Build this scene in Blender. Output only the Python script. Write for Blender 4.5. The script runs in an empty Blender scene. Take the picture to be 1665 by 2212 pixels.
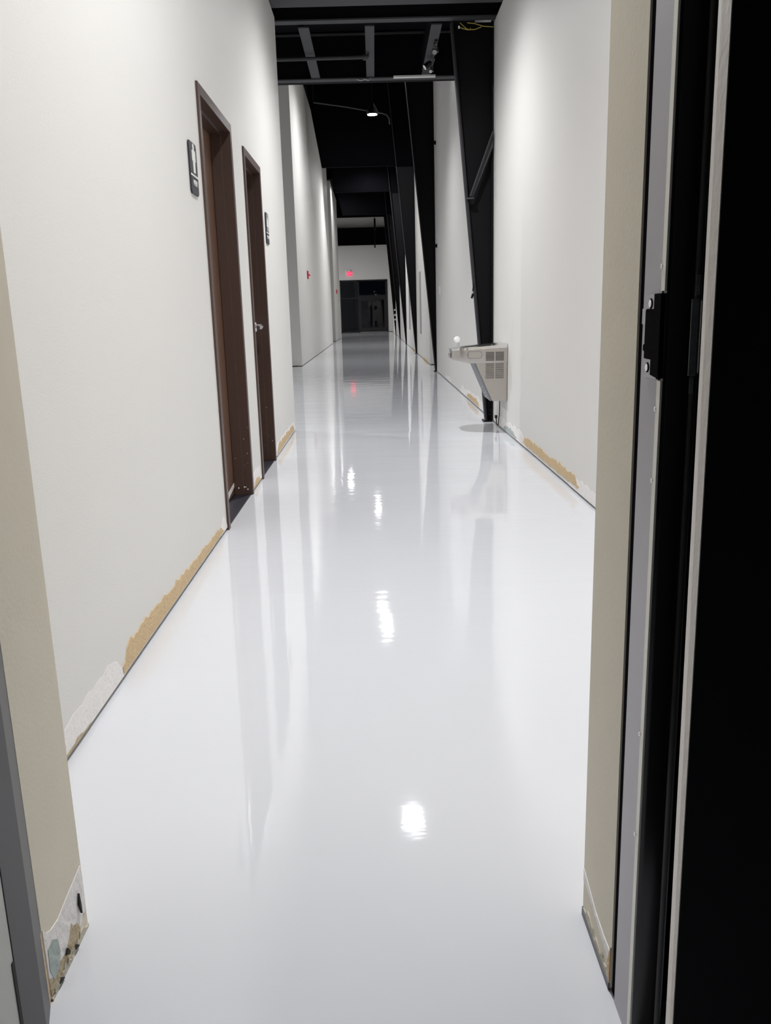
import bpy, bmesh, math, random
from mathutils import Vector, Matrix
random.seed(7)
SC = bpy.context.scene
COL = SC.collection
S = 1.1                     # metres per layout unit (camera height = 1 unit)

# ------------------------------------------------------------------ camera
FPX, CX, CY = 1810.0, 832.5, 1106.0
Yc = Vector((809 - CX, -(681 - CY), -FPX)).normalized()
Uc = Vector((-(1045 - CX), (8800 - CY), FPX)); Uc = (Uc - Uc.dot(Yc) * Yc).normalized()
Xc = Yc.cross(Uc)
cam_data = bpy.data.cameras.new('camera'); cam = bpy.data.objects.new('camera', cam_data); COL.objects.link(cam)
cam_data.sensor_fit = 'HORIZONTAL'; cam_data.sensor_width = 36.0
cam_data.lens = 36.0 * FPX / 1665.0
cam_data.clip_start = 0.02; cam_data.clip_end = 200
R = Matrix((Xc, Yc, Uc)).to_4x4()
cam.matrix_world = Matrix.Translation((0, 0, 1.0 * S)) @ R
SC.camera = cam

# ------------------------------------------------------------------ world, exposure
w = bpy.data.worlds.new('night'); SC.world = w; w.use_nodes = True
w.node_tree.nodes['Background'].inputs[0].default_value = (0.004, 0.005, 0.008, 1)
w.node_tree.nodes['Background'].inputs[1].default_value = 1.0
SC.view_settings.view_transform = 'Standard'; SC.view_settings.look = 'None'
SC.view_settings.gamma = 1.0; SC.view_settings.use_curve_mapping = False
SC.view_settings.exposure = 0.0

# lamps: x, y, z (units), power in watts, lens size
LAMPS = [
    ('near',  0.12, 2.45, 3.30, 440, 0.20),
    ('mid',   0.196, 6.43, 3.30, 450, 0.20),
    ('seen',  0.045, 11.6, 3.50, 210, 0.13),
    ('bay1',  0.0, 19.1, 6.0, 900, 0.24),
    ('bay2', -0.07, 28.8, 5.70, 950, 0.26),
    ('bay3', -1.23, 35.7, 6.00, 700, 0.30),
    ('end',  -3.6, 46.5, 6.00, 1500, 0.30),
    ('side', -4.30, 9.9, 3.50, 900, 0.20),
]

# ------------------------------------------------------------------ helpers
def srgb(r, g, b):
    f = lambda c: ((c / 255) / 12.92) if c / 255 <= .04045 else (((c / 255) + .055) / 1.055) ** 2.4
    return (f(r), f(g), f(b), 1)

MATS = {}
def mat(name, col, rough=0.5, metal=0.0, bump=0.0, bscale=60, var=0.0, vscale=3, coat=0.0, spec=0.5, emit=None, es=0, stretch=(1, 1, 1)):
    m = bpy.data.materials.new(name); m.use_nodes = True; nt = m.node_tree
    p = nt.nodes['Principled BSDF']
    p.inputs['Base Color'].default_value = col; p.inputs['Roughness'].default_value = rough
    p.inputs['Metallic'].default_value = metal; p.inputs['Specular IOR Level'].default_value = spec
    p.inputs['Coat Weight'].default_value = coat; p.inputs['Coat Roughness'].default_value = 0.03
    tc = nt.nodes.new('ShaderNodeTexCoord'); mp = nt.nodes.new('ShaderNodeMapping')
    mp.inputs['Scale'].default_value = stretch
    nt.links.new(tc.outputs['Object'], mp.inputs[0])
    if var > 0:
        n = nt.nodes.new('ShaderNodeTexNoise'); n.inputs['Scale'].default_value = vscale; n.inputs['Detail'].default_value = 5
        nt.links.new(mp.outputs[0], n.inputs[0])
        r = nt.nodes.new('ShaderNodeMapRange'); r.inputs[3].default_value = 1 - var; r.inputs[4].default_value = 1 + var
        nt.links.new(n.outputs[0], r.inputs[0])
        mx = nt.nodes.new('ShaderNodeVectorMath'); mx.operation = 'SCALE'
        mx.inputs[0].default_value = col[:3]; nt.links.new(r.outputs[0], mx.inputs['Scale'])
        nt.links.new(mx.outputs[0], p.inputs['Base Color'])
    if bump > 0:
        n2 = nt.nodes.new('ShaderNodeTexNoise'); n2.inputs['Scale'].default_value = bscale; n2.inputs['Detail'].default_value = 3
        nt.links.new(mp.outputs[0], n2.inputs[0])
        b = nt.nodes.new('ShaderNodeBump'); b.inputs['Strength'].default_value = bump; b.inputs['Distance'].default_value = 0.01
        nt.links.new(n2.outputs[0], b.inputs['Height']); nt.links.new(b.outputs[0], p.inputs['Normal'])
    if emit:
        p.inputs['Emission Color'].default_value = emit; p.inputs['Emission Strength'].default_value = es
    MATS[name] = m
    return m

mat('wall_paint', (0.73, 0.715, 0.685, 1), 0.6, bump=0.06, bscale=140, var=0.015, vscale=2, spec=0.3)
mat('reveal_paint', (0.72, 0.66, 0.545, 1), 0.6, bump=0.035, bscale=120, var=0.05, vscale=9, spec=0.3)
mat('tan_paper', (0.62, 0.46, 0.27, 1), 0.9, bump=0.5, bscale=90, var=0.22, vscale=40)
mat('joint_compound', (0.84, 0.81, 0.79, 1), 0.8, bump=0.3, bscale=60, var=0.04, vscale=20)
mat('green_board', (0.42, 0.48, 0.46, 1), 0.9, bump=0.3, bscale=60, var=0.1, vscale=20)
mat('raw_gypsum', (0.55, 0.51, 0.42, 1), 0.9, bump=0.8, bscale=50, var=0.3, vscale=30)
mat('dark_gap', (0.03, 0.028, 0.026, 1), 0.9)
mat('gap_metal', (0.17, 0.17, 0.18, 1), 0.6)
mat('black_steel', (0.0035, 0.0035, 0.0045, 1), 0.6, spec=0.12, var=0.2, vscale=2)
mat('grey_steel', (0.048, 0.049, 0.052, 1), 0.6, spec=0.25, var=0.1, vscale=3)
mat('black_deck', (0.005, 0.005, 0.007, 1), 0.8, spec=0.15)
mat('black_and_unlit', (0.006, 0.006, 0.008, 1), 0.6)
mat('black_gloss', (0.006, 0.006, 0.007, 1), 0.22, spec=0.5)
mat('brown_frame', (0.066, 0.036, 0.027, 1), 0.38, var=0.06, vscale=8, bump=0.02, bscale=200)
mat('brown_door', (0.140, 0.072, 0.045, 1), 0.42, var=0.12, vscale=6, stretch=(1, 1, .15))
mat('chrome', (0.75, 0.76, 0.78, 1), 0.18, 1.0)
mat('dull_chrome', (0.40, 0.40, 0.42, 1), 0.4, 1.0)
mat('stainless', (0.50, 0.47, 0.44, 1), 0.36, 1.0, bump=0.03, bscale=30, var=0.04, vscale=20, stretch=(1, 1, 12))
mat('stainless_light', (0.80, 0.79, 0.78, 1), 0.2, 1.0)
mat('grey_panel', (0.20, 0.21, 0.225, 1), 0.45, 0.3)
mat('slot_dark', (0.035, 0.03, 0.026, 1), 0.6)
mat('white_plastic', (0.85, 0.85, 0.82, 1), 0.3)
mat('sign_black', (0.020, 0.018, 0.028, 1), 0.45)
mat('sign_white', (0.78, 0.78, 0.74, 1), 0.5)
mat('red_plastic', (0.50, 0.012, 0.03, 1), 0.4)
mat('frame_dark_grey', (0.044, 0.041, 0.043, 1), 0.4, var=0.05, vscale=12)
mat('frame_grey_lit', (0.42, 0.40, 0.43, 1), 0.38, var=0.06, vscale=12, bump=0.02, bscale=150)  # lighter copy of the dark grey frame; the light on it is in the colour
mat('leaf_grey', (0.52, 0.52, 0.49, 1), 0.5, var=0.05, vscale=6)
mat('seal_cream', (0.86, 0.84, 0.76, 1), 0.5)
mat('black_matte', (0.002, 0.002, 0.003, 1), 0.9, spec=0.03)
mat('lip_steel', (0.35, 0.38, 0.39, 1), 0.4, 0.8, var=0.4, vscale=60)
mat('flange_steel', (0.022, 0.022, 0.026, 1), 0.6, spec=0.2)
mat('rafter_black', (0.0018, 0.0018, 0.0026, 1), 0.9, spec=0.04)
mat('foot_tan', (0.50, 0.41, 0.27, 1), 0.9, bump=0.5, bscale=90, var=0.3, vscale=50)
mat('beige_edge', (0.80, 0.73, 0.66, 1), 0.55, var=0.08, vscale=8, bump=0.1, bscale=90)
mat('yellow_wire', (0.40, 0.33, 0.06, 1), 0.5)
mat('cable_black', (0.01, 0.01, 0.01, 1), 0.5)
mat('grey_face', (0.35, 0.36, 0.38, 1), 0.4)
mat('lens_glow', (0.9, 0.9, 0.95, 1), 0.4, emit=(0.93, 0.95, 1.0, 1), es=60)
mat('exit_red', (0.6, 0.02, 0.05, 1), 0.4, emit=(1.0, 0.03, 0.10, 1), es=1.6)
mat('exit_pink', (0.8, 0.3, 0.35, 1), 0.4, emit=(1.0, 0.25, 0.32, 1), es=0.9)
mat('upper_wall_grey', (0.40, 0.395, 0.38, 1), 0.7)

def glass_mat():
    m = bpy.data.materials.new('dark_glass'); m.use_nodes = True; nt = m.node_tree
    p = nt.nodes['Principled BSDF']
    p.inputs['Base Color'].default_value = (0.25, 0.28, 0.30, 1); p.inputs['Roughness'].default_value = 0.02
    p.inputs['Transmission Weight'].default_value = 1.0; p.inputs['IOR'].default_value = 1.28
    MATS['dark_glass'] = m
glass_mat()

def floor_mat():
    m = bpy.data.materials.new('wet_epoxy'); m.use_nodes = True; nt = m.node_tree; p = nt.nodes['Principled BSDF']
    p.inputs['Roughness'].default_value = 0.5; p.inputs['Specular IOR Level'].default_value = 0.0
    p.inputs['Coat Weight'].default_value = 1.0; p.inputs['Coat Roughness'].default_value = 0.035
    p.inputs['Coat IOR'].default_value = 1.5
    tc = nt.nodes.new('ShaderNodeTexCoord')
    n = nt.nodes.new('ShaderNodeTexNoise'); n.inputs['Scale'].default_value = 0.8; n.inputs['Detail'].default_value = 4
    nt.links.new(tc.outputs['Object'], n.inputs[0])
    r = nt.nodes.new('ShaderNodeMix'); r.data_type = 'RGBA'
    r.inputs[6].default_value = (0.655, 0.665, 0.695, 1); r.inputs[7].default_value = (0.69, 0.70, 0.725, 1)
    nt.links.new(n.outputs[0], r.inputs[0]); nt.links.new(r.outputs[2], p.inputs['Base Color'])
    # self-levelled coating: long shallow ripples plus a few small ones
    mp = nt.nodes.new('ShaderNodeMapping'); mp.inputs['Scale'].default_value = (0.7, 1.6, 1)
    nt.links.new(tc.outputs['Object'], mp.inputs[0])
    n2 = nt.nodes.new('ShaderNodeTexNoise'); n2.inputs['Scale'].default_value = 2.2; n2.inputs['Detail'].default_value = 3; n2.inputs['Roughness'].default_value = 0.45
    nt.links.new(mp.outputs[0], n2.inputs[0])
    mp3 = nt.nodes.new('ShaderNodeMapping'); mp3.inputs['Scale'].default_value = (0.6, 2.4, 1)
    nt.links.new(tc.outputs['Object'], mp3.inputs[0])
    n3 = nt.nodes.new('ShaderNodeTexNoise'); n3.inputs['Scale'].default_value = 9; n3.inputs['Detail'].default_value = 2
    nt.links.new(mp3.outputs[0], n3.inputs[0])
    b3 = nt.nodes.new('ShaderNodeBump'); b3.inputs['Strength'].default_value = 0.05; b3.inputs['Distance'].default_value = 0.006
    nt.links.new(n3.outputs[0], b3.inputs['Height'])
    b = nt.nodes.new('ShaderNodeBump'); b.inputs['Strength'].default_value = 0.11; b.inputs['Distance'].default_value = 0.02
    nt.links.new(n2.outputs[0], b.inputs['Height']); nt.links.new(b3.outputs[0], b.inputs['Normal'])
    nt.links.new(b.outputs[0], p.inputs['Coat Normal'])
    MATS['wet_epoxy'] = m
floor_mat()

WORLD = {}      # object name -> world location of its origin
def link(o, loc, parent=None):
    COL.objects.link(o)
    WORLD[o.name] = Vector(loc)
    if parent is not None:
        o.parent = parent; o.location = Vector(loc) - WORLD[parent.name]
    else:
        o.location = loc
    return o

def tag(o, label=None, cat=None, group=None, kind=None):
    if label: o['label'] = label
    if cat: o['category'] = cat
    if group: o['group'] = group
    if kind: o['kind'] = kind
    return o

def thing(name, loc, label, cat, group=None, kind=None):
    o = bpy.data.objects.new(name, None); o.empty_display_size = 0.05
    link(o, Vector(loc) * S)
    return tag(o, label, cat, group, kind)

class MB:
    """collects shapes in layout units, builds one mesh object in metres"""
    def __init__(self): self.bm = bmesh.new()
    def box(self, x0, x1, y0, y1, z0, z1):
        vs = [self.bm.verts.new((x, y, z)) for x in (x0, x1) for y in (y0, y1) for z in (z0, z1)]
        for f in ((0, 1, 3, 2), (4, 6, 7, 5), (0, 4, 5, 1), (2, 3, 7, 6), (0, 2, 6, 4), (1, 5, 7, 3)):
            self.bm.faces.new([vs[i] for i in f])
        return self
    def prism(self, pts, axis, a0, a1):
        """extrude a 2-D outline; axis 'z': pts=(x,y), 'y': pts=(x,z), 'x': pts=(y,z)"""
        def P(p, a):
            return {'z': (p[0], p[1], a), 'y': (p[0], a, p[1]), 'x': (a, p[0], p[1])}[axis]
        A = [self.bm.verts.new(P(p, a0)) for p in pts]; B = [self.bm.verts.new(P(p, a1)) for p in pts]
        n = len(pts)
        self.bm.faces.new(A); self.bm.faces.new(B[::-1])
        for i in range(n): self.bm.faces.new((A[i], B[i], B[(i + 1) % n], A[(i + 1) % n]))
        return self
    def tube(self, pts, r, seg=8):
        pts = [Vector(p) for p in pts]; rings = []
        for i, p in enumerate(pts):
            d = (pts[min(i + 1, len(pts) - 1)] - pts[max(i - 1, 0)]).normalized()
            a = d.cross(Vector((0, 0, 1)));
            if a.length < 1e-3: a = Vector((1, 0, 0))
            a.normalize(); b = d.cross(a)
            rings.append([self.bm.verts.new(p + a * r * math.cos(2 * math.pi * k / seg) + b * r * math.sin(2 * math.pi * k / seg)) for k in range(seg)])
        for i in range(len(rings) - 1):
            for k in range(seg):
                self.bm.faces.new((rings[i][k], rings[i][(k + 1) % seg], rings[i + 1][(k + 1) % seg], rings[i + 1][k]))
        self.bm.faces.new(rings[0][::-1]); self.bm.faces.new(rings[-1])
        return self
    def lathe(self, prof, c, axis=(0, 0, 1), seg=24):
        """prof: list of (radius, height along axis)"""
        ax = Vector(axis).normalized(); a = ax.orthogonal().normalized(); b = ax.cross(a); c = Vector(c); rings = []
        for r, h in prof:
            r = max(r, 1e-5)
            rings.append([self.bm.verts.new(c + ax * h + a * r * math.cos(2 * math.pi * k / seg) + b * r * math.sin(2 * math.pi * k / seg)) for k in range(seg)])
        for i in range(len(rings) - 1):
            for k in range(seg):
                self.bm.faces.new((rings[i][k], rings[i][(k + 1) % seg], rings[i + 1][(k + 1) % seg], rings[i + 1][k]))
        self.bm.faces.new(rings[0][::-1]); self.bm.faces.new(rings[-1])
        return self
    def build(self, name, m, parent=None, bevel=0.0, label=None, smooth=False, kind=None):
        bm = self.bm
        bmesh.ops.recalc_face_normals(bm, faces=bm.faces)
        lo = Vector([min(v.co[i] for v in bm.verts) for i in range(3)]); hi = Vector([max(v.co[i] for v in bm.verts) for i in range(3)])
        c = (lo + hi) / 2
        if parent is None: c.z = lo.z
        for v in bm.verts: v.co = (v.co - c) * S
        me = bpy.data.meshes.new(name); bm.to_mesh(me); bm.free()
        me.materials.append(MATS[m])
        o = bpy.data.objects.new(name, me); link(o, c * S, parent)
        if smooth:
            for p in me.polygons: p.use_smooth = True
            try: me.set_sharp_from_angle(angle=math.radians(40))
            except Exception: pass
        if bevel > 0:
            md = o.modifiers.new('bevel', 'BEVEL'); md.width = bevel * S; md.segments = 2; md.limit_method = 'ANGLE'
        if label: o['label'] = label
        if kind: o['kind'] = kind
        return o

def struct(mb, name, m, **k):
    return mb.build(name, m, kind='structure', **k)

# ------------------------------------------------------------------ floor
struct(MB().box(-6.5, 2.6, -2.5, 53.5, -0.12, 0), 'floor', 'wet_epoxy')

# ------------------------------------------------------------------ left corridor wall with its two door openings
LX, WT = -0.748, 0.17
TOP = 3.39
GAP = 0.013
D1 = (3.967, 4.841, 2.010)      # outer frame y0, y1, top
D2 = (5.268, 6.006, 1.985)
mb = MB()
mb.box(LX - WT, LX, 1.245, D1[0] + .02, GAP, TOP)
mb.box(LX - WT, LX, D1[0] + .02, D1[1] - .02, D1[2] - .02, TOP)
mb.box(LX - WT, LX, D1[1] - .02, D2[0] + .02, GAP, TOP)
mb.box(LX - WT, LX, D2[0] + .02, D2[1] - .02, D2[2] - .02, TOP)
mb.box(LX - WT, LX, D2[1] - .02, 7.60, GAP, TOP)
wall_left = struct(mb, 'wall_left', 'wall_paint')
mb = MB()
for a, b in ((1.245, D1[0]), (D1[1], D2[0]), (D2[1], 7.57)):
    mb.box(LX - .05, LX - .012, a, b, 0.0, GAP)
mb.build('bottom_track', 'gap_metal', wall_left, label='grey metal track showing under the wallboard')

def ragged(y0, y1, zlo, zhi, n, amp, seed, low=0.0, ends=0.02):
    """outline in (y,z) of a torn strip; zlo / zhi are functions of t"""
    rnd = random.Random(seed); top, bot = [], []
    for i in range(n + 1):
        t = i / n; y = y0 + (y1 - y0) * t
        taper = min(1, t * n / 2.5, (1 - t) * n / 2.5)
        k = rnd.uniform(-amp, amp) * (1.6 if rnd.random() < .2 else 1)
        top.append((y + rnd.uniform(-.3, .3) * (y1 - y0) / n, max(zlo(t) + .004, zlo(t) + (zhi(t) - zlo(t) + k) * max(taper, .3))))
        bot.append((y, zlo(t) + rnd.uniform(0, low)))
    return top + bot[::-1]

def patch(parent, name, m, x, outline, d=0.003, label=None):
    MB().prism(outline, 'x', min(x, x + d), max(x, x + d)).build(name, m, parent, label=label)

patch(wall_left, 'joint_compound_patch', 'joint_compound', LX, ragged(1.25, 2.26, lambda t: GAP, lambda t: .075 + .022 * t, 34, .006, 1), .0006, 'white scraped compound along the wall foot')
patch(wall_left, 'torn_paper_patch', 'tan_paper', LX, ragged(2.24, 3.86, lambda t: .019, lambda t: .094 - .040 * t, 70, .0065, 2, .002), .0026, 'brown torn wallboard paper')
patch(wall_left, 'joint_compound_patch', 'joint_compound', LX, ragged(3.80, 3.965, lambda t: .014, lambda t: .075, 8, .012, 3), .0018)
patch(wall_left, 'torn_paper_patch', 'foot_tan', LX, ragged(1.5, 1.95, lambda t: GAP, lambda t: .022, 20, .004, 4), .0012)
patch(wall_left, 'joint_compound_patch', 'joint_compound', LX, ragged(4.85, 5.25, lambda t: GAP, lambda t: .11, 12, .016, 5), .0018)
patch(wall_left, 'torn_paper_patch', 'tan_paper', LX, ragged(4.90, 5.2, lambda t: GAP, lambda t: .045, 10, .014, 15), .0026)
patch(wall_left, 'joint_compound_patch', 'joint_compound', LX, ragged(6.02, 7.58, lambda t: GAP, lambda t: .10, 30, .010, 6), .0014)
patch(wall_left, 'torn_paper_patch', 'tan_paper', LX, ragged(6.12, 7.45, lambda t: .02, lambda t: .085, 30, .011, 7, .006), .0026)

# restroom block behind the doors and the return at its far end
struct(MB().box(-6.3, LX - WT, 7.45, 7.60, GAP, TOP), 'wall_restroom_end', 'wall_paint')
# wall holding the near doorway (its end faces are the two reveals)
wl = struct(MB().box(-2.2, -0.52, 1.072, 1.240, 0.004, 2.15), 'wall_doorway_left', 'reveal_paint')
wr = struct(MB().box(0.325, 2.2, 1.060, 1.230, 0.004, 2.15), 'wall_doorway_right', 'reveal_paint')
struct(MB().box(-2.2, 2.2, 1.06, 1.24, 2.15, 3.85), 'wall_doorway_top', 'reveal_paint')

# torn foot of the left reveal
RX = -0.52
patch(wl, 'joint_compound_patch', 'joint_compound', RX, [(1.074, .125), (1.085, .112), (1.10, .104), (1.13, .100), (1.17, .108), (1.20, .112), (1.236, .118), (1.238, .10), (1.2385, .05), (1.232, .030), (1.222, .036), (1.21, .022), (1.19, .030), (1.17, .022), (1.15, .028), (1.13, .020), (1.11, .03), (1.095, .018), (1.075, .02)], .0012, 'white skim coat at the foot of the reveal')
patch(wl, 'green_board_patch', 'green_board', RX, [(1.082, .085), (1.10, .088), (1.118, .074), (1.122, .05), (1.112, .028), (1.09, .024), (1.08, .05)], .002, 'grey green board paper')
patch(wl, 'torn_paper_patch', 'foot_tan', RX, [(1.075, .04), (1.09, .028), (1.115, .034), (1.14, .030), (1.160, .040), (1.172, .058), (1.180, .046), (1.195, .040), (1.205, .020), (1.2, .008), (1.15, .006), (1.1, .006), (1.075, .008)], .0016)
patch(wl, 'broken_gypsum', 'raw_gypsum', RX, ragged(1.076, 1.236, lambda t: .0, lambda t: .014, 26, .006, 9), .0030, 'crumbled grey gypsum edge')
for (ya, yb, za, zb) in ((1.205, 1.212, .045, .085), (1.135, 1.15, .022, .036), (1.10, 1.118, .004, .012), (1.17, 1.185, .006, .013)):
    MB().prism([(ya, (za + zb) / 2), ((ya + yb) / 2, zb), (yb, (za + zb) / 2 - .004), ((ya + yb) / 2 + .003, za)], 'x', RX + .002, RX + .0056).build('dark_crack', 'dark_gap', wl)
MB().prism([(-.535, 1.071), (-.519, 1.071), (-.5165, 1.060), (-.52, 1.052), (-.535, 1.052)], 'z', .0, .128).build('exposed_edge', 'tan_paper', wl, bevel=.003, label='yellowed exposed wallboard edge')
# torn foot of the right reveal
QX = 0.325
patch(wr, 'joint_compound_patch', 'joint_compound', QX, [(1.228, .088), (1.20, .080), (1.15, .066), (1.10, .062), (1.075, .064), (1.062, .06), (1.062, .045), (1.08, .044), (1.12, .05), (1.17, .058), (1.21, .066), (1.228, .064)], -.0012)
patch(wr, 'bottom_track', 'gap_metal', QX, [(1.226, .0), (1.226, .016), (1.18, .012), (1.10, .010), (1.062, .012), (1.062, .0)], -.003)
patch(wr, 'torn_paper_patch', 'tan_paper', QX, [(1.061, .075), (1.068, .06), (1.074, .04), (1.068, .02), (1.062, .012)], -.0022)
patch(wr, 'broken_gypsum', 'raw_gypsum', QX, ragged(1.064, 1.225, lambda t: .012, lambda t: .024, 16, .006, 11), -.0018)

# ------------------------------------------------------------------ right corridor walls
def wall_r(name, y0, y1, x0, x1, top):
    return struct(MB().prism([(x0, y0), (x1, y1), (x1 + .18, y1), (x0 + .18, y0)], 'z', GAP, top), name, 'wall_paint')
wr1 = wall_r('wall_right', 1.22, 7.90, 1.114, 1.083, TOP)
wr2 = wall_r('wall_right_middle', 7.90, 14.95, 1.083, 1.075, 5.6)
wr3 = wall_r('wall_right_far', 17.05, 52.8, 1.085, 1.085, 7.2)
struct(MB().box(1.24, 1.40, 14.95, 17.05, GAP, 7.2), 'wall_right_recess', 'wall_paint')
for wobj, a, b in ((wr1, 1.25, 7.9), (wr2, 7.9, 14.9), (wr3, 17.1, 52.7)):
    MB().box(1.128, 1.16, a, b, 0.0, GAP).build('bottom_track', 'dark_gap', wobj)
def xr(y): return 1.114 + (1.083 - 1.114) * (y - 1.22) / (7.90 - 1.22) if y < 7.9 else (1.0825 - .008 * (y - 7.9) / 7.05 if y < 15 else 1.085)
def patch_r(parent, name, m, y0, y1, lo, hi, n, amp, seed, d, low=0.0):
    o = ragged(y0, y1, lo, hi, n, amp, seed, low); bm = MB()
    A = [bm.bm.verts.new((xr(y) - d, y, z)) for y, z in o]; B = [bm.bm.verts.new((xr(y) + .004, y, z)) for y, z in o]
    k = len(o); bm.bm.faces.new(A); bm.bm.faces.new(B[::-1])
    for i in range(k): bm.bm.faces.new((A[i], B[i], B[(i + 1) % k], A[(i + 1) % k]))
    bm.build(name, m, parent)
patch_r(wr1, 'joint_compound_patch', 'joint_compound', 3.9, 4.75, lambda t: GAP, lambda t: .085, 20, .010, 21, .0014)
patch_r(wr1, 'torn_paper_patch', 'tan_paper', 4.52, 6.25, lambda t: .028, lambda t: .092, 60, .010, 22, .0026, .012)
patch_r(wr1, 'joint_compound_patch', 'joint_compound', 6.1, 7.6, lambda t: GAP, lambda t: .10, 26, .016, 23, .0014)
patch_r(wr1, 'green_board_patch', 'green_board', 6.55, 7.2, lambda t: .02, lambda t: .06, 14, .012, 24, .0024)
patch_r(wr2, 'torn_paper_patch', 'tan_paper', 8.9, 10.1, lambda t: .02, lambda t: .085, 20, .016, 25, .0026, .006)
patch_r(wr2, 'joint_compound_patch', 'joint_compound', 8.1, 10.9, lambda t: GAP, lambda t: .11, 30, .018, 26, .0014)
patch_r(wr2, 'joint_compound_patch', 'joint_compound', 12.2, 13.2, lambda t: .02, lambda t: .07, 12, .012, 27, .0014)
patch_r(wr3, 'torn_paper_patch', 'tan_paper', 17.6, 19.4, lambda t: .01, lambda t: .055, 22, .02, 28, .003)
patch_r(wr3, 'torn_paper_patch', 'tan_paper', 23.5, 25.0, lambda t: .01, lambda t: .045, 18, .015, 29, .003)

# ------------------------------------------------------------------ left walls of the far hall
wl2 = struct(MB().prism([(-1.545, 17.8), (-1.6, 32.4), (-1.8, 32.4), (-6.3, 32.4), (-6.3, 17.8)], 'z', GAP, 6.45), 'wall_left_middle', 'wall_paint')
wl3 = struct(MB().box(-6.3, -1.6, 34.75, 40.4, GAP, 6.15), 'wall_left_far', 'wall_paint')
MB().box(-3.0, -1.66, 17.84, 32.3, 0, GAP).build('bottom_track', 'dark_gap', wl2)
MB().box(-3.0, -1.64, 34.8, 40.3, 0, GAP).build('bottom_track', 'dark_gap', wl3)
struct(MB().box(-6.5, -6.3, 7.4, 53.0, 0, 7.2), 'wall_outer_left', 'wall_paint')
struct(MB().box(-3.4, -1.9, 32.4, 34.75, 5.4, 7.2), 'wall_opening_header', 'black_and_unlit')

# ------------------------------------------------------------------ far end wall with its storefront
FY = 52.8
mb = MB()
mb.box(-6.3, -2.07, FY, FY + .25, 0, 7.2).box(-2.07, .83, FY, FY + .25, 3.11, 7.2).box(.83, 1.3, FY, FY + .25, 0.02, 7.2)
wf = struct(mb, 'wall_far', 'wall_paint')
sf = thing('window_1', (-.62, FY, 0), None, None, kind='structure')
mb = MB(); t = .075
for x0, x1 in ((-2.07, -2.0), (-.99, -.90), (.70, .83)): mb.box(x0, x1, FY - .03, FY + .1, 0, 3.11)
mb.box(-2.07, .83, FY - .03, FY + .1, 3.03, 3.11).box(-2.07, .83, FY - .03, FY + .1, 0, .06)
mb.box(-2.0, -.99, FY - .03, FY + .1, 1.99, 2.07).box(-.90, .70, FY - .03, FY + .1, 1.99, 2.20)
mb.build('window_frame', 'black_gloss', sf)
MB().box(-2.0, -.99, FY + .03, FY + .05, .06, 1.99).build('pane', 'dark_glass', sf)
MB().box(-2.0, -.99, FY + .03, FY + .05, 2.07, 3.03).build('pane', 'dark_glass', sf)
MB().box(-.90, .70, FY + .03, FY + .05, 2.20, 3.03).build('pane', 'dark_glass', sf)
ed = thing('door_1', (-.1, FY, 0), None, None, kind='structure')
mb = MB()
mb.box(-.90, -.80, FY - .02, FY + .06, .02, 1.99).box(-.13, .0, FY - .02, FY + .06, .02, 1.99).box(.60, .70, FY - .02, FY + .06, .02, 1.99)
mb.box(-.80, -.13, FY - .02, FY + .06, .02, .27).box(-.80, -.13, FY - .02, FY + .06, 1.86, 1.99)
mb.box(.0, .60, FY - .02, FY + .06, .02, .27).box(.0, .60, FY - .02, FY + .06, 1.92, 1.99)
mb.build('door_frame', 'black_gloss', ed)
MB().box(-.80, -.13, FY + .02, FY + .04, .27, 1.86).build('pane', 'dark_glass', ed)
MB().box(.0, .60, FY + .02, FY + .04, .27, 1.92).build('pane', 'dark_glass', ed)
MB().box(-.02, .20, FY - .08, FY - .03, .95, 1.30).prism([(-.02, 1.30), (.20, 1.40), (.20, 1.30)], 'y', FY - .08, FY - .03).box(.0, .14, FY - .08, FY - .03, .66, .95).build('lock_box', 'black_gloss', ed)
MB().box(-.92, .83, FY - .16, FY - .03, 0.0, .012).build('threshold', 'dull_chrome', ed)

# ------------------------------------------------------------------ ceilings
struct(MB().box(-6.5, 2.6, -0.5, 9.62, 3.82, 3.95), 'ceiling', 'black_deck')
struct(MB().box(-6.5, 2.6, 9.58, 9.70, 3.40, 7.3), 'ceiling_bulkhead', 'black_deck')
struct(MB().box(-6.5, 2.6, 9.62, 53.1, 7.2, 7.35), 'ceiling_hall', 'black_deck')
struct(MB().box(1.265, 1.40, 7.9, 14.95, 5.6, 7.2), 'wall_right_upper', 'black_and_unlit')

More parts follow.
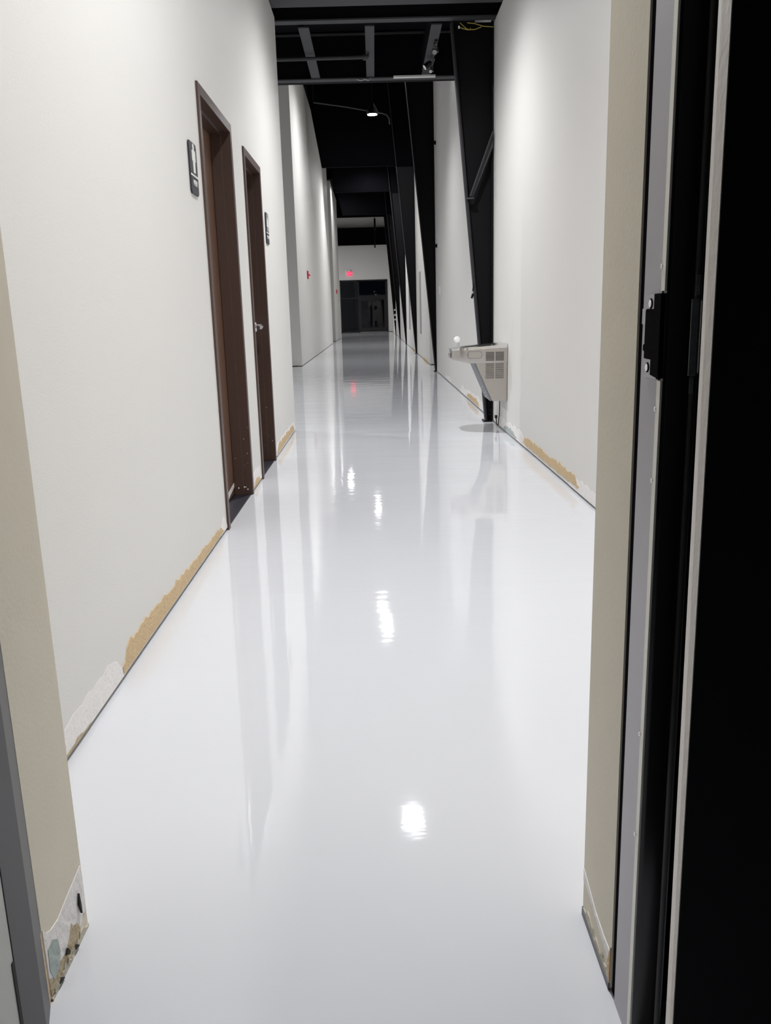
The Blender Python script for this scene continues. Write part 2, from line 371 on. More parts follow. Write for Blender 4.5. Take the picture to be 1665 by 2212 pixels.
# ------------------------------------------------------------------ tapered steel columns
COLS = [(7.83, .757, 2.936, 'nearest black tapered steel column, standing behind the drinking fountain'),
        (15.0, .613, 4.707, 'second black tapered steel column, at the near edge of the wall recess'),
        (22.2, .60, 5.0, 'third black tapered steel column, past the wall recess'),
        (29.4, .60, 5.2, 'fourth black tapered steel column along the right wall'),
        (36.6, .59, 5.4, 'fifth black tapered steel column along the right wall'),
        (43.8, .62, 5.4, 'farthest black tapered steel column with three pale fittings on it')]
def column(y, xt, zt, label, ztop, xw):
    t = thing('steel_column', ((1.02 + xw) / 2, y, 0), label, 'column', 'black tapered steel columns')
    xb = 1.012 if y < 10 else 1.045
    k = (xb - xt) / zt; xtop = xb - k * ztop
    bev = .012
    MB().prism([(xb + .012, .01), (xtop + .012, ztop), (xw, ztop), (xw, .01)], 'y', y + .05, y + .062).build('web', 'black_steel', t)
    MB().prism([(xb, .01), (xtop, ztop), (xtop + .016, ztop), (xb + .016, .01)], 'y', y - .0, y + .115).build('inner_flange', 'flange_steel', t, label='thin slanting flange with a greyer edge')
    MB().box(xw - .014, xw, y, y + .115, .01, ztop).build('outer_flange', 'black_steel', t)
    mb = MB().box(xb - .02, xw, y - .01, y + .13, 0, .012)
    mb.build('base_plate', 'black_steel', t)
    if y < 10:
        for zz in (.06, .10): MB().box(xb + .045, xb + .052, y + .02, y + .05, zz, zz + .008).build('anchor_bolt', 'dull_chrome', t)
        MB().lathe([(.010, 0), (.010, .018), (.004, .022)], (xb - .008, y + .02, .012), seg=6).build('anchor_bolt', 'dull_chrome', t)
    return t
for i, (y, xt, zt, lb) in enumerate(COLS):
    column(y, xt, zt, lb, 3.40 if i == 0 else 7.15, 1.074 if i < 2 else 1.084)

# brace on the nearest column
br = thing('flange_brace', (.93, 7.81, 1.99), 'diagonal dark steel brace across the nearest tapered column', 'brace')
mb = MB(); mb.prism([(.868, 1.99), (.895, 1.99), (1.07, 2.40), (1.075, 2.52), (1.062, 2.52)], 'y', 7.790, 7.796); mb.build('angle_web', 'grey_steel', br)
MB().prism([(.862, 1.995), (.868, 1.99), (1.066, 2.50), (1.062, 2.52)], 'y', 7.760, 7.796).build('angle_lip', 'grey_steel', br)
MB().box(.842, .90, 7.77, 7.83, 1.972, 1.982).build('clip', 'grey_steel', br)
br2 = thing('small_rod_brace', (.89, 7.83, 1.11), 'short black rod bracket sticking out of the nearest column above the fountain', 'bracket')
MB().tube([(.912, 7.85, 1.28), (.893, 7.82, 1.19)], .007).build('rod', 'black_steel', br2)
MB().tube([(.893, 7.80, 1.165), (.880, 7.80, 1.125)], .010).build('rod_tip', 'black_steel', br2)
MB().tube([(.893, 7.82, 1.19), (.893, 7.80, 1.165)], .004).build('pin', 'dull_chrome', br2)

# ------------------------------------------------------------------ beams over the corridor
def ibeam(name, y, z0, z1, x0, x1, fl, label, mw='black_steel', mf='grey_steel', group=None):
    t = thing(name, ((x0 + x1) / 2, y, z0), label, 'beam', group)
    MB().box(x0, x1, y - fl, y + fl, z0, z0 + .012).build('bottom_flange', mf, t)
    MB().box(x0, x1, y - .008, y + .008, z0 + .012, z1 - .012).build('web', mw, t)
    MB().box(x0, x1, y - fl, y + fl, z1 - .012, z1).build('top_flange', mf, t)
    return t
ibeam('ceiling_beam', 7.78, 3.40, 3.66, -2.6, 1.25, .045, 'dark beam crossing the corridor at the top edge of the picture', group='dark cross beams')
ibeam('ceiling_beam', 9.46, 3.372, 3.80, -2.6, 1.25, .05, 'dark beam crossing behind the ceiling joists, holding a white strip', group='dark cross beams')
struct(MB().box(-1.0, 1.35, 7.20, 7.41, 3.398, 3.42), 'trim_1', 'grey_steel')
for n, (a, b, lb) in enumerate(((-.578, -.488, 'grey ceiling joist nearest the left wall'), (-.012, .068, 'grey ceiling joist in the middle of the bay'), (.553, .643, 'grey ceiling joist carrying the track light heads'))):
    t = thing('ceiling_joist', ((a + b) / 2, 8.6, 3.385), lb, 'joist', 'ceiling joists')
    MB().box(a, b, 7.86, 9.41, 3.385, 3.395).build('bottom_flange', 'grey_steel', t)
    MB().box(a, a + .01, 7.86, 9.41, 3.395, 3.60).build('web', 'black_steel', t)
t = tag(MB().box(-2.6, 1.25, 8.55, 8.60, 3.66, 3.82).build('ceiling_girt', 'grey_steel'), 'faint dark girt up above the ceiling joists', 'beam')
cp = thing('conduit_pipe', (-.6, 8.6, 3.33), 'grey conduit running below the joists from the left wall', 'pipe')
MB().tube([(-1.6, 8.62, 3.35), (-.02, 8.60, 3.35)], .017).build('pipe', 'grey_steel', cp, smooth=True)
MB().lathe([(.026, 0), (.026, .05)], (-.04, 8.6, 3.35), (1, 0, 0), 12).build('end_fitting', 'grey_steel', cp)
MB().tube([(.01, 8.6, 3.35), (.01, 8.6, 3.385)], .008).build('hanger', 'grey_steel', cp)

ws = tag(MB().box(.262, .69, 9.30, 9.335, 3.345, 3.366).build('white_strip', 'white_plastic', bevel=.003), 'thin white strip fixed under the rear cross beam', 'strip')
lb_ = tag(MB().tube([(-.44, 9.38, 3.36), (-.40, 9.38, 3.345), (-.36, 9.38, 3.36), (-.32, 9.38, 3.345), (-.30, 9.38, 3.368)], .006).build('wire_clip', 'dull_chrome'), 'small bent wire clip under the middle of the rear cross beam', 'clip')
lb_.location.x += .33 * S

# track light heads under the third joist
def head(name, c, aim, r, L, label, face):
    t = thing(name, (c[0], c[1], 3.30), label, 'spotlight', 'track light heads')
    c = Vector(c); a = Vector(aim).normalized()
    MB().tube([(c.x + .01, c.y, 3.385), (c.x + .01, c.y, c.z + .02)], .008).build('stem', 'black_gloss', t)
    MB().lathe([(r * .55, 0), (r * .8, .012), (r, .03), (r, L), (r * .86, L), (r * .86, L - .006)], c, a, 20).build('lamp_body', 'black_gloss', t, smooth=True)
    MB().lathe([(r * .80, L - .004), (r * .8, L - .001)], c, a, 20).build('lens', face, t)
    MB().tube([c + Vector((r * 1.1, 0, .03)), c + Vector((r * 1.15, 0, -.01)) + a * L * .4, c + a * L * .4 + Vector((r * 1.0, 0, 0))], .005).build('yoke', 'dull_chrome', t)
head('track_spotlight', (.615, 8.42, 3.345), (0, -.8, -.6), .026, .05, 'track spotlight with grey face, nearest under the joist', 'grey_face')
head('track_spotlight', (.615, 8.82, 3.35), (-.75, -.2, -.55), .030, .085, 'track spotlight tilted out to the left of the joist', 'white_plastic')
head('track_spotlight', (.63, 9.12, 3.36), (-.1, -.9, -.42), .018, .07, 'track spotlight with a white face, farthest under the joist', 'white_plastic')
tag(MB().box(.61, .635, 8.25, 9.3, 3.372, 3.384).build('track_rail', 'black_gloss'), 'black track rail under the joist beside the first column', 'rail')
# loose yellow wires at the head of the first column
yw = thing('loose_wires', (.89, 7.68, 3.29), 'loose yellow wires hanging above the first black column', 'wires')
MB().tube([(.78, 7.7, 3.345), (.80, 7.69, 3.325), (.83, 7.68, 3.295), (.86, 7.68, 3.285), (.865, 7.68, 3.30)], .0035, 6).build('wire', 'yellow_wire', yw)
MB().tube([(.77, 7.7, 3.315), (.80, 7.69, 3.30), (.84, 7.68, 3.287), (.90, 7.68, 3.287), (.955, 7.68, 3.305)], .0035, 6).build('wire', 'yellow_wire', yw)
MB().tube([(.84, 7.7, 3.345), (.90, 7.69, 3.335), (.97, 7.68, 3.31), (1.06, 7.68, 3.303)], .0035, 6).build('wire', 'yellow_wire', yw)
MB().lathe([(.006, 0), (.008, .012), (.006, .02)], (.77, 7.69, 3.30), seg=8).build('connector', 'white_plastic', yw)

# rafters of the far hall; low undersides made up to screen the bay lamps
for y, z0, lb in ((15.05, 4.92, 'black roof rafter at the second column'), (22.25, 4.60, 'black roof rafter at the third column, underside lowered to screen a lamp'),
              (29.45, 4.98, 'black roof rafter at the fourth column, underside lowered to screen a lamp'), (36.65, 5.06, 'black roof rafter at the fifth column')):
    t = thing('roof_rafter', (0, y, z0), lb, 'beam', 'black roof rafters')
    MB().prism([(1.07, z0 + .012), (-1.2, z0 + .012), (-1.5, 6.5), (-6.2, 6.6), (-6.2, 7.15), (1.07, 7.15)], 'y', y - .006, y + .006).build('web', 'rafter_black', t)
    MB().prism([(1.07, z0), (-1.205, z0), (-1.51, 6.49), (-6.2, 6.59), (-6.2, 6.605), (-1.5, 6.505), (-1.195, z0 + .012), (1.07, z0 + .012)], 'y', y - .06, y + .06).build('bottom_flange', 'rafter_black', t)
MB_ = MB().box(-6.2, 1.07, 43.8, 43.9, 5.75, 7.1)
tag(MB_.build('roof_rafter', 'rafter_black'), 'black roof rafter at the farthest column', 'beam', 'black roof rafters')
tag(MB().box(-2.6, 1.05, FY - .45, FY - .25, 5.10, 6.09).build('end_wall_beam', 'rafter_black'), 'deep black beam across the far end wall', 'beam')
# conduit near the pendant
cc = thing('ceiling_conduit', (-.2, 11.9, 3.44), 'thin grey conduit sloping behind the lit pendant lamp, with a bent end', 'pipe')
MB().tube([(-.72, 11.95, 3.74), (-.3, 11.92, 3.67), (.18, 11.9, 3.575), (.235, 11.9, 3.555), (.265, 11.9, 3.51), (.272, 11.9, 3.44)], .009).build('pipe', 'grey_steel', cc, smooth=True)
MB().tube([(-.72, 11.95, 3.74), (-.72, 11.95, 7.2)], .007).build('drop_rod', 'black_steel', cc)
# hanging dark device far away
hd = thing('hanging_speaker', (.12, 45.0, 4.37), 'dark slim speaker hanging near the far end wall', 'speaker')
MB().box(.09, .19, 44.95, 45.05, 5.28, 5.80).build('upper_body', 'black_gloss', hd)
MB().box(.085, .155, 44.95, 45.05, 4.37, 5.24).build('lower_body', 'black_gloss', hd)
MB().tube([(.13, 45, 5.2), (.13, 45, 7.2)], .015).build('hanger', 'black_steel', hd)

# ------------------------------------------------------------------ restroom doors
def door(name, D, handle, seed):
    y0, y1, zt = D
    t = thing(name, (LX, (y0 + y1) / 2, 0), None, None, kind='structure')
    fw = .045; out = LX + .010
    # frame casing + jamb with stop, one profile per side
    def jamb(ya, sgn):
        pts = [(LX - WT, ya + sgn * .018), (out - .012, ya + sgn * .018), (out - .012, ya), (out, ya), (out, ya + sgn * fw), (out - .052, ya + sgn * fw), (out - .052, ya + sgn * (fw + .012)), (out - .105, ya + sgn * (fw + .012)), (out - .105, ya + sgn * fw), (LX - WT, ya + sgn * fw)]
        return MB().prism(pts, 'z', 0.0, zt)
    jamb(y0, 1).build('frame_jamb', 'brown_frame', t, bevel=.0012)
    jamb(y1, -1).build('frame_jamb', 'brown_frame', t, bevel=.0012)
    pts = [(LX - WT, zt - .018), (out - .012, zt - .018), (out - .012, zt), (out, zt), (out, zt - fw), (out - .052, zt - fw), (out - .052, zt - fw - .012), (out - .105, zt - fw - .012), (out - .105, zt - fw), (LX - WT, zt - fw)]
    MB().prism(pts, 'y', y0 + fw, y1 - fw).build('frame_head', 'brown_frame', t, bevel=.0012)
    leaf = MB().box(out - .150, out - .107, y0 + fw + .003, y1 - fw - .003, .010, zt - fw - .004).build('door_leaf', 'brown_door', t)
    MB().box(LX - WT, out - .012, y0 + fw, y1 - fw, 0.0, .004).build('threshold', 'sign_black', t, label='black strip of bare floor under the door')
    rnd = random.Random(seed)
    for k in range(11 if seed == 1 else 4):
        zz = abs(rnd.gauss(0, .16)) + .012; yy = y1 - fw - .001; xx = rnd.uniform(out - .05, out - .004) if rnd.random() < .6 else rnd.uniform(out - .1, out - .053)
        if xx < out - .052: yy -= .012
        s = rnd.uniform(.001, .003) * (1.8 if zz < .05 else 1)
        MB().lathe([(s * .3, 0), (s, .0006), (s * .7, .0012)], (xx, yy, zz), (0, -1, 0), 6).build('paint_chip', 'joint_compound', t)
    if seed == 1:
        patch(t, 'filler_smear', 'joint_compound', out - .107, [(y0 + fw + .01, .012), (y0 + fw + .01, .03), (y0 + .3, .028), (y0 + .55, .05), (y1 - fw - .01, .075), (y1 - fw - .005, .05), (y1 - .3, .014)], .001)
    if handle:
        yh = handle
        h = MB().lathe([(.034, 0), (.036, .004), (.036, .046), (.030, .054), (.019, .056), (.017, .080), (.020, .086)], (out - .107, yh, .945), (1, 0, 0), 20)
        h.tube([(out - .030, yh + .012, .945), (out - .020, yh, .945), (out - .020, yh - .03, .943), (out - .026, yh - .12, .940)], .013, 10)
        h.build('lever_handle', 'chrome', leaf, smooth=True, label='chrome lever handle')
    return t
door('door_2', D1, None, 1)
door('door_3', D2, 5.745, 2)

# ------------------------------------------------------------------ restroom signs
def text_mesh(txt, size, parent, m, loc, name='lettering', rotm=None):
    cu = bpy.data.curves.new('t', 'FONT'); cu.body = txt; cu.size = size * S; cu.extrude = .0012; cu.align_x = 'CENTER'; cu.align_y = 'CENTER'
    tmp = bpy.data.objects.new('t', cu); COL.objects.link(tmp)
    bpy.context.view_layer.update()
    me = bpy.data.meshes.new_from_object(tmp.evaluated_get(bpy.context.evaluated_depsgraph_get()))
    bpy.data.objects.remove(tmp)
    me.transform(rotm); me.materials.clear(); me.materials.append(MATS[m])
    o = bpy.data.objects.new(name, me); link(o, Vector(loc) * S, parent)
    return o
RX_ = Matrix(((0, 0, 1, 0), (1, 0, 0, 0), (0, 1, 0, 0), (0, 0, 0, 1)))       # text facing +X, reading towards +Y
RN_ = Matrix(((1, 0, 0, 0), (0, 0, -1, 0), (0, 1, 0, 0), (0, 0, 0, 1)))      # text facing -Y
def sign(y0, y1, z0, z1, woman, label, word):
    t = thing('restroom_sign', (LX, (y0 + y1) / 2, z0), label, 'sign', 'restroom signs')
    yc = (y0 + y1) / 2; xs = LX + .008; c = .012
    outl = [(y0 + c, z0), (y1 - c, z0), (y1, z0 + c), (y1, z1 - c), (y1 - c, z1), (y0 + c, z1), (y0, z1 - c), (y0, z0 + c)]
    MB().prism(outl, 'x', LX, xs).build('sign_plate', 'sign_black', t)
    H = z1 - z0; zb = z0 + H * .36
    MB().box(xs, xs + .0015, y0, y1, zb - .004, zb + .003).build('divider_line', 'sign_white', t)
    f0 = zb + .012; fh = H * .50; yf = yc + .006
    mb = MB().lathe([(.0135, 0), (.0135, .0015)], (xs, yf, f0 + fh), (1, 0, 0), 16)
    wk = 1.15
    if woman:
        P = [(-.016, .88), (.016, .88), (.036, .50), (.028, .48), (.040, .30), (.016, .30), (.016, 0), (.002, 0), (.002, .3), (-.002, .3), (-.002, 0), (-.016, 0), (-.016, .30), (-.040, .30), (-.028, .48), (-.036, .50)]
    else:
        P = [(-.020, .88), (.020, .88), (.028, .82), (.028, .45), (.019, .45), (.017, .45), (.015, 0), (.0015, 0), (.0015, .42), (-.0015, .42), (-.0015, 0), (-.015, 0), (-.017, .45), (-.028, .45), (-.028, .82)]
    mb.prism([(yf + a * wk, f0 + b * fh) for a, b in P], 'x', xs, xs + .0015).build('figure_symbol', 'sign_white', t)
    text_mesh(word, .034 if not woman else .030, t, 'sign_white', (xs + .0006, yc + .006, zb - .030), rotm=RX_)
    return t
sign(3.695, 3.838, 1.516, 1.722, False, 'black restroom sign with a white figure, before the first brown door', 'MEN')
sign(6.175, 6.318, 1.512, 1.722, True, 'black restroom sign with a white figure, past the second brown door', 'WOMEN')

# ------------------------------------------------------------------ drinking fountain
df = thing('drinking_fountain', (.90, 7.2, .28), 'stainless steel wall drinking fountain beside the first black column', 'drinking fountain')
XW = 1.083; FY0, FY1 = 7.0, 7.40
# lower cabinet
MB().prism([(XW, .275), (XW, .60), (.818, .60), (.955, .285), (.965, .275)], 'y', FY0 + .008, FY1 - .008).build('cabinet', 'stainless', df, bevel=.003)
MB().prism([(.804, .605), (.816, .605), (.954, .282), (.946, .276), (.940, .285)], 'y', FY0 + .012, FY1 - .012).build('front_panel', 'grey_panel', df, label='darker grey slanting front panel')
for (a, z) in ((.885, .395), (.905, .35), (.918, .32)):
    MB().lathe([(.005, 0), (.004, .004), (.001, .006)], (a, FY0 + .06, z), (-.9, 0, -.4), 8).build('screw', 'stainless_light', df)
# upper shroud: plan with rounded front, swept between bottom and sloping top
def plan(x0, x1, y0, y1, r, n=6):
    pts = [(x1, y0), (x1, y1)]
    for k in range(n + 1):
        a = math.pi / 2 * k / n; pts.append((x0 + r - r * math.sin(a), y1 - r + r * math.cos(a)))
    for k in range(n + 1):
        a = math.pi / 2 * k / n; pts.append((x0 + r - r * math.cos(a), y0 + r - r * math.sin(a)))
    return pts
def loft(levels, cap=True):
    """levels: list of (pts, zfunc)"""
    mb = MB(); rings = [[mb.bm.verts.new((x, y, zf(x))) for x, y in pts] for pts, zf in levels]
    n = len(rings[0])
    for i in range(len(rings) - 1):
        for k in range(n): mb.bm.faces.new((rings[i][k], rings[i][(k + 1) % n], rings[i + 1][(k + 1) % n], rings[i + 1][k]))
    mb.bm.faces.new(rings[0][::-1]); mb.bm.faces.new(rings[-1])
    return mb
ztop = lambda x: .714 + (x - .63) / (XW - .63) * .030
zmid = lambda x: ztop(x) - .022 - max(0, (x - .63)) * .03
zbot = lambda x: .622 - .030 * min(1, max(0, (x - .63) / .14))
P0 = plan(.640, XW, FY0 + .004, FY1 - .004, .13); P1 = plan(.628, XW, FY0, FY1, .14); P2 = plan(.640, XW, FY0 + .012, FY1 - .012, .132)
loft([(P0, zbot), (P1, lambda x: zbot(x) + .010), (P1, zmid)]).build('shroud', 'stainless', df, smooth=True)
PR = plan(.655, XW - .02, FY0 + .026, FY1 - .026, .12); PB = plan(.70, .98, FY0 + .075, FY1 - .075, .10)
rim = loft([(P1, zmid), (plan(.622, XW, FY0 - .004, FY1 + .004, .142), lambda x: zmid(x) + .004), (plan(.622, XW, FY0 - .004, FY1 + .004, .142), lambda x: ztop(x) - .004), (P2, ztop), (PR, ztop),
            (plan(.67, 1.0, FY0 + .05, FY1 - .05, .11), lambda x: ztop(x) - .012), (PB, lambda x: .690)])
rim.build('basin_rim', 'stainless_light', df, smooth=True, label='polished steel basin and rim')
# press bar
def rrect(x0, x1, z0, z1, r, n=5):
    pts = []
    for cx, cz, a0 in ((x1 - r, z1 - r, 0), (x0 + r, z1 - r, 90), (x0 + r, z0 + r, 180), (x1 - r, z0 + r, 270)):
        for k in range(n + 1):
            a = math.radians(a0 + 90 * k / n); pts.append((cx + r * math.cos(a), cz + r * math.sin(a)))
    return pts
MB().prism(rrect(.754, .875, .631, .687, .022), 'y', FY0 - .0015, FY0 + .004).build('push_bar_gap', 'grey_panel', df)
MB().prism(rrect(.757, .872, .634, .684, .02), 'y', FY0 - .010, FY0 + .004).build('push_bar', 'stainless', df, bevel=.004)
MB().box(.622, .627, FY0 + .12, FY0 + .28, .636, .676).build('push_bar', 'stainless', df, bevel=.002)
def grille(name, x0, x1, z0, z1, n, w):
    mb = MB(); xm = (x0 + x1) / 2
    for k in range(n):
        z = z0 + (z1 - z0) * (k + .5) / n
        for a, b in ((x0, xm - .005), (xm + .005, x1)): mb.box(a, b, FY0 - .0015 + (.008 if z < .6 else 0), FY0 + .004 + (.008 if z < .6 else 0), z - w / 2, z + w / 2)
    return mb.build(name, 'slot_dark', df)
grille('vent_grille', .905, 1.055, .608, .682, 7, .0062)
grille('vent_grille', .905, 1.055, .462, .590, 16, .0034)
# bubbler with white guard
bb = MB().lathe([(.030, 0), (.028, .008), (.012, .012), (.010, .045), (.013, .05)], (.688, 7.11, .708), seg=16).build('bubbler', 'chrome', df, smooth=True)
MB().lathe([(.006, -.012), (.022, -.011), (.028, 0), (.022, .009), (.006, .012)], (.680, 7.11, .783), (.25, -.95, .1), 20).build('mouth_guard', 'white_plastic', bb, smooth=True, label='white mouth guard')
# power cord
cd = thing('power_cord', (1.06, 7.4, .02), 'black power cord looping below the drinking fountain', 'cord')
pts = [(1.065, 7.30, .272), (1.068, 7.32, .20), (1.070, 7.35, .12), (1.068, 7.38, .06), (1.066, 7.38, .030), (1.060, 7.38, .024), (1.050, 7.38, .04), (1.045, 7.38, .09)]
MB().tube(pts, .0045, 8).build('cable', 'cable_black', cd, smooth=True)
MB().box(1.034, 1.056, 7.37, 7.39, .086, .114).build('plug', 'cable_black', cd, bevel=.003)

# ------------------------------------------------------------------ small wall things
def alarm(x, y, z, s, label):
    t = thing('fire_alarm', (x, y, z - s), label, 'fire alarm', 'red fire alarm stations')
    MB().box(x, x + .035, y - s * .65, y + s * .65, z - s, z + s).build('housing', 'red_plastic', t, bevel=.004)
    MB().box(x + .035, x + .075, y - s * .35, y + s * .35, z - s * .25, z + s * .1).build('pull_bar', 'red_plastic', t, bevel=.003)
alarm(-1.557, 20.45, 1.965, .09, 'red fire alarm pull station on the nearer stretch of far left wall')
alarm(-1.600, 36.8, 2.02, .09, 'red fire alarm pull station on the farthest left wall')
ch = tag(MB().box(1.062, 1.085, 19.95, 20.35, .55, 1.95).build('wall_channel', 'grey_face'), 'tall narrow grey channel on the right wall before the third column', 'channel')
ch2 = tag(MB().box(1.062, 1.085, 26.2, 26.6, .55, 1.95).build('wall_channel', 'grey_face'), 'tall narrow grey channel on the right wall behind the third column', 'channel')
tag(MB().box(1.064, 1.0755, 14.0, 14.12, 1.30, 1.43).build('switch_plate', 'white_plastic', bevel=.002), 'white switch plate beside the second black column', 'switch')
for z, lb in ((3.70, 'upper'), (2.10, 'lower')):
    tag(MB().lathe([(.03, 0), (.03, .03), (.02, .045)], (1.075, 14.6, z), (-1, 0, 0), 12).build('round_black_sensor', 'black_steel'), f'{lb} of two small round black sensors at the wall edge by the second column', 'sensor')
for (x, z, r, lb) in ((1.03, 1.235, .045, 'top'), (1.04, .985, .055, 'middle'), (1.04, .76, .045, 'bottom')):
    tag(MB().lathe([(r * .6, 0), (r, .02), (r, .05), (r * .6, .07)], (x, 43.79, z), (0, -1, 0), 14).build('pale_fitting', 'white_plastic', smooth=True), f'{lb} of three pale round fittings on the farthest column', 'fitting')
fe = thing('exit_sign', (-1.46, FY - .06, 3.36), 'glowing red exit sign on the far end wall', 'sign')
MB().box(-1.60, -1.30, FY - .06, FY, 3.38, 3.60).build('sign_body', 'exit_red', fe, bevel=.01)
text_mesh('EXIT', .13, fe, 'exit_pink', (-1.45, FY - .063, 3.49), rotm=RN_)
el = thing('emergency_light', (-1.60, FY - .08, 3.62), 'white twin emergency lamp above the red exit sign', 'lamp')
MB().box(-1.66, -1.34, FY - .05, FY, 3.62, 3.70).build('housing', 'white_plastic', el)
MB().lathe([(.03, 0), (.045, .05), (.045, .06)], (-1.62, FY - .05, 3.67), (-.3, -1, -.2), 12).build('lamp_head', 'white_plastic', el, smooth=True)
MB().lathe([(.03, 0), (.045, .05), (.045, .06)], (-1.38, FY - .05, 3.67), (.3, -1, -.2), 12).build('lamp_head', 'dull_chrome', el, smooth=True)

# ------------------------------------------------------------------ near door frame (door_4)
dn = thing('door_4', (0, 1.0, 0), None, None, kind='structure')
ZT = 2.12
MB().prism([(-.5195, 1.070), (-.500, 1.008), (-.500, .947), (-.545, .947), (-.545, 1.070)], 'z', 0, ZT).build('frame_jamb', 'frame_dark_grey', dn, bevel=.0008, label='dark grey metal jamb on the hinge side')
MB().prism([(.325, 1.038), (.325, .974), (.345, .974), (.345, 1.038)], 'z', 0, ZT).build('frame_jamb', 'frame_grey_lit', dn, label='metal jamb on the latch side, coloured lighter as if lit')
MB().box(.3238, .335, .9615, .9740, 0, .918).build('door_seal', 'seal_cream', dn)
MB().box(.3238, .335, .9615, .9740, 1.018, ZT).build('door_seal', 'seal_cream', dn)
# black channel: rounded outer shell facing the camera, then a thin lip
rp = [(.3262, .9605)] + [(.329 + .0258 * k / 8, .9590 - .0035 * math.sin(math.pi * .5 * k / 8)) for k in range(9)] + [(.3578, .951), (.3586, .946), (.3600, .9455), (.3612, .951), (.364, .952), (.364, .99), (.3262, .99)]
MB().prism(rp, 'z', 0, ZT).build('black_channel', 'black_gloss', dn, smooth=True, label='glossy black channel of the latch jamb')
MB().box(.3275, .42, 1.0385, 1.0590, 0, ZT).build('gap_shade', 'black_matte', dn)  # black filler that paints the shade inside the gap beside the jamb
MB().box(-.545, .42, .93, 1.05, ZT, ZT + .06).build('frame_head', 'frame_dark_grey', dn)
MB().box(-.56, -.501, .45, .946, .006, ZT).build('door_leaf', 'leaf_grey', dn, label='pale grey open door leaf')
MB().box(-.5012, -.4998, .940, .9462, .004, .185).build('hinge_gap', 'dark_gap', dn)
# black leaf standing open just right of the camera, its beige edge towards the corridor
d5 = thing('door_5', (.5, .52, 0), None, None, kind='structure')
mb = MB()
def edge_at(z):
    n, f = .5025, .5405
    L, Rr = .3935 - .0112 * z, .4020 - .0065 * z
    return (Rr * n, n), (L * f, f)
for quad, nm, mm, lb in (('edge', 'leaf_edge', 'beige_edge', 'beige edge of the black leaf'), ('leaf', 'door_leaf', 'black_and_unlit', None)):
    mb = MB(); ring = []
    for z in (0.006, 2.12):
        (nx, ny), (fx, fy) = edge_at(z)
        if quad == 'edge': P4 = [(nx, ny), (fx, fy), (fx + .004, fy), (nx + .0006, ny)]
        else: P4 = [(nx + .0006, ny), (fx + .004, fy), (1.15, fy), (1.15, ny)]
        ring.append([mb.bm.verts.new((x, y, z)) for x, y in P4])
    mb.bm.faces.new(ring[0]); mb.bm.faces.new(ring[1][::-1])
    for k in range(4): mb.bm.faces.new((ring[0][k], ring[1][k], ring[1][(k + 1) % 4], ring[0][(k + 1) % 4]))
    mb.build(nm, mm, d5, label=lb)
# screws in the seal
for z, sx in ((1.045, 0), (.885, 0), (.80, 0), (.47, 0), (.325, 0)):
    MB().lathe([(.0022, 0), (.0030, .0006), (.0012, .0016)], (.3235, .974, z), (-1, 0, 0), 10).build('seal_screw', 'chrome', dn)
# strike: two silver tabs with screws, black keyed body, lip plate
st = thing('strike_plate', (.325, .99, .92), 'black and silver electric strike on the latch side of the near doorway', 'strike plate')
sx = .3248
MB().prism([(1.012, .984), (1.012, 1.016), (.994, 1.016), (.994, .984)][::-1] if False else [(1.013, .9975), (1.013, 1.0155), (.974, 1.0155), (.974, .9975)], 'x', sx - .0022, sx).build('mounting_tab', 'dull_chrome', st)
MB().prism([(1.016, .919), (1.016, .9405), (.974, .9405), (.974, .919)], 'x', sx - .0022, sx).build('mounting_tab', 'dull_chrome', st)
MB().prism([(1.034, .981), (1.034, .999), (1.008, .999), (1.008, .981)], 'x', sx - .0022, sx).build('mounting_tab', 'dull_chrome', st)
body = [(.9905, 1.0155), (.9905, .9985), (1.018, .9985), (1.020, .9960), (1.020, .958), (1.025, .957), (1.025, .950), (1.020, .949), (1.020, .9410), (.995, .9405), (.995, .923), (.966, .920), (.966, 1.0155)]
MB().prism(body, 'x', sx - .0030, sx).build('strike_body', 'black_matte', st, bevel=.0006)
for y, z in ((1.0025, 1.0045), (1.006, .931)):
    MB().lathe([(.0060, 0), (.0060, .0006)], (sx - .0022, y, z), (-1, 0, 0), 16).build('screw_recess', 'black_matte', st)
    MB().lathe([(.0046, 0), (.0046, .0012), (.0018, .0026)], (sx - .0026, y, z), (-1, 0, 0), 16).build('screw', 'chrome', st, smooth=True)
MB().box(.3500, .3585, .9475, .9495, .924, 1.008).build('lip_plate', 'lip_steel', st, bevel=.0004)
MB().prism([(.9455, .928), (.9455, 1.006), (.947, 1.009), (.949, 1.009), (.949, .925), (.947, .925)], 'x', .3592, .3606).build('lip_edge', 'seal_cream', st)
MB().box(.3540, .3585, .9480, .9500, 1.012, 1.034).build('keeper_tab', 'lip_steel', st)
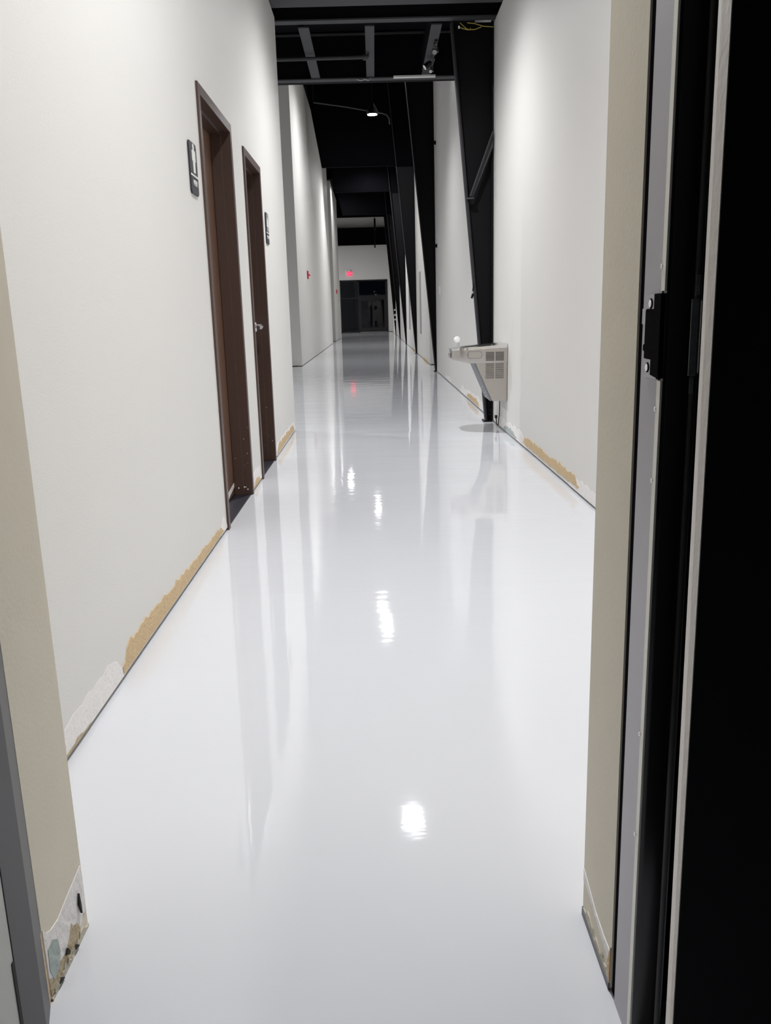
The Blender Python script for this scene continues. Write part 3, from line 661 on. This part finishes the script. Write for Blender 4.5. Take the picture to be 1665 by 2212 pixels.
MB().box(.3525, .3565, .9480, .9500, .904, .922).build('keeper_tab', 'lip_steel', st)
# dark room around the camera, its lack of light put into black walls
struct(MB().box(.3665, 2.6, .90, .918, 0, 3.82), 'wall_near_right', 'black_and_unlit')
struct(MB().box(-2.6, -.56, .93, 1.06, 0, 3.82), 'wall_near_left', 'black_and_unlit')
struct(MB().box(-.56, .3665, .93, 1.055, 2.18, 3.82), 'wall_near_top', 'black_and_unlit')

# ------------------------------------------------------------------ lamps
names = {'near': 'pendant lamp over the near end of the corridor', 'mid': 'pendant lamp over the corridor before the first cross beam',
         'seen': 'lit pendant lamp glowing white in the dark hall past the cross beams', 'bay1': 'high bay lamp past the second rafter',
         'bay2': 'high bay lamp before the fourth rafter', 'end': 'high bay lamp beside the far end wall, around the corner', 'bay3': 'high bay lamp hung towards the left side of the far hall',
         'side': 'pendant lamp in the side bay left of the corridor'}
for key, x, y, z, p, d in LAMPS:
    t = thing('pendant_lamp', (x, y, z), names[key], 'lamp', 'ceiling lamps')
    zc = 3.82 if y < 9.6 else 7.2
    MB().lathe([(d * .5, 0), (d * .56, .004), (d * .52, .05), (d * .30, .10), (d * .18, .13), (.012, .135)], (x, y, z), seg=28).build('lamp_shade', 'black_gloss', t, smooth=True)
    MB().lathe([(d * .46, -.004), (d * .48, .002)], (x, y, z), seg=28).build('lens', 'lens_glow', t)
    MB().tube([(x, y, z + .13), (x, y, zc)], .006).build('stem', 'black_steel', t)
    ld = bpy.data.lights.new('lamp_light', 'SPOT'); ld.energy = p; ld.spot_size = math.radians(166 if y < 7 else 174); ld.spot_blend = 1.0; ld.shadow_soft_size = .05; ld.use_nodes = True
    lnt = ld.node_tree; lf = lnt.nodes.new('ShaderNodeLightFalloff'); lf.inputs['Strength'].default_value = 1.0; lf.inputs['Smooth'].default_value = 5.0
    lnt.links.new(lf.outputs['Quadratic'], lnt.nodes['Emission'].inputs['Strength'])
    ld.color = (0.97, 0.98, 1.0)
    lo = bpy.data.objects.new('lamp_light', ld); link(lo, Vector((x, y, z - .065)) * S, t)
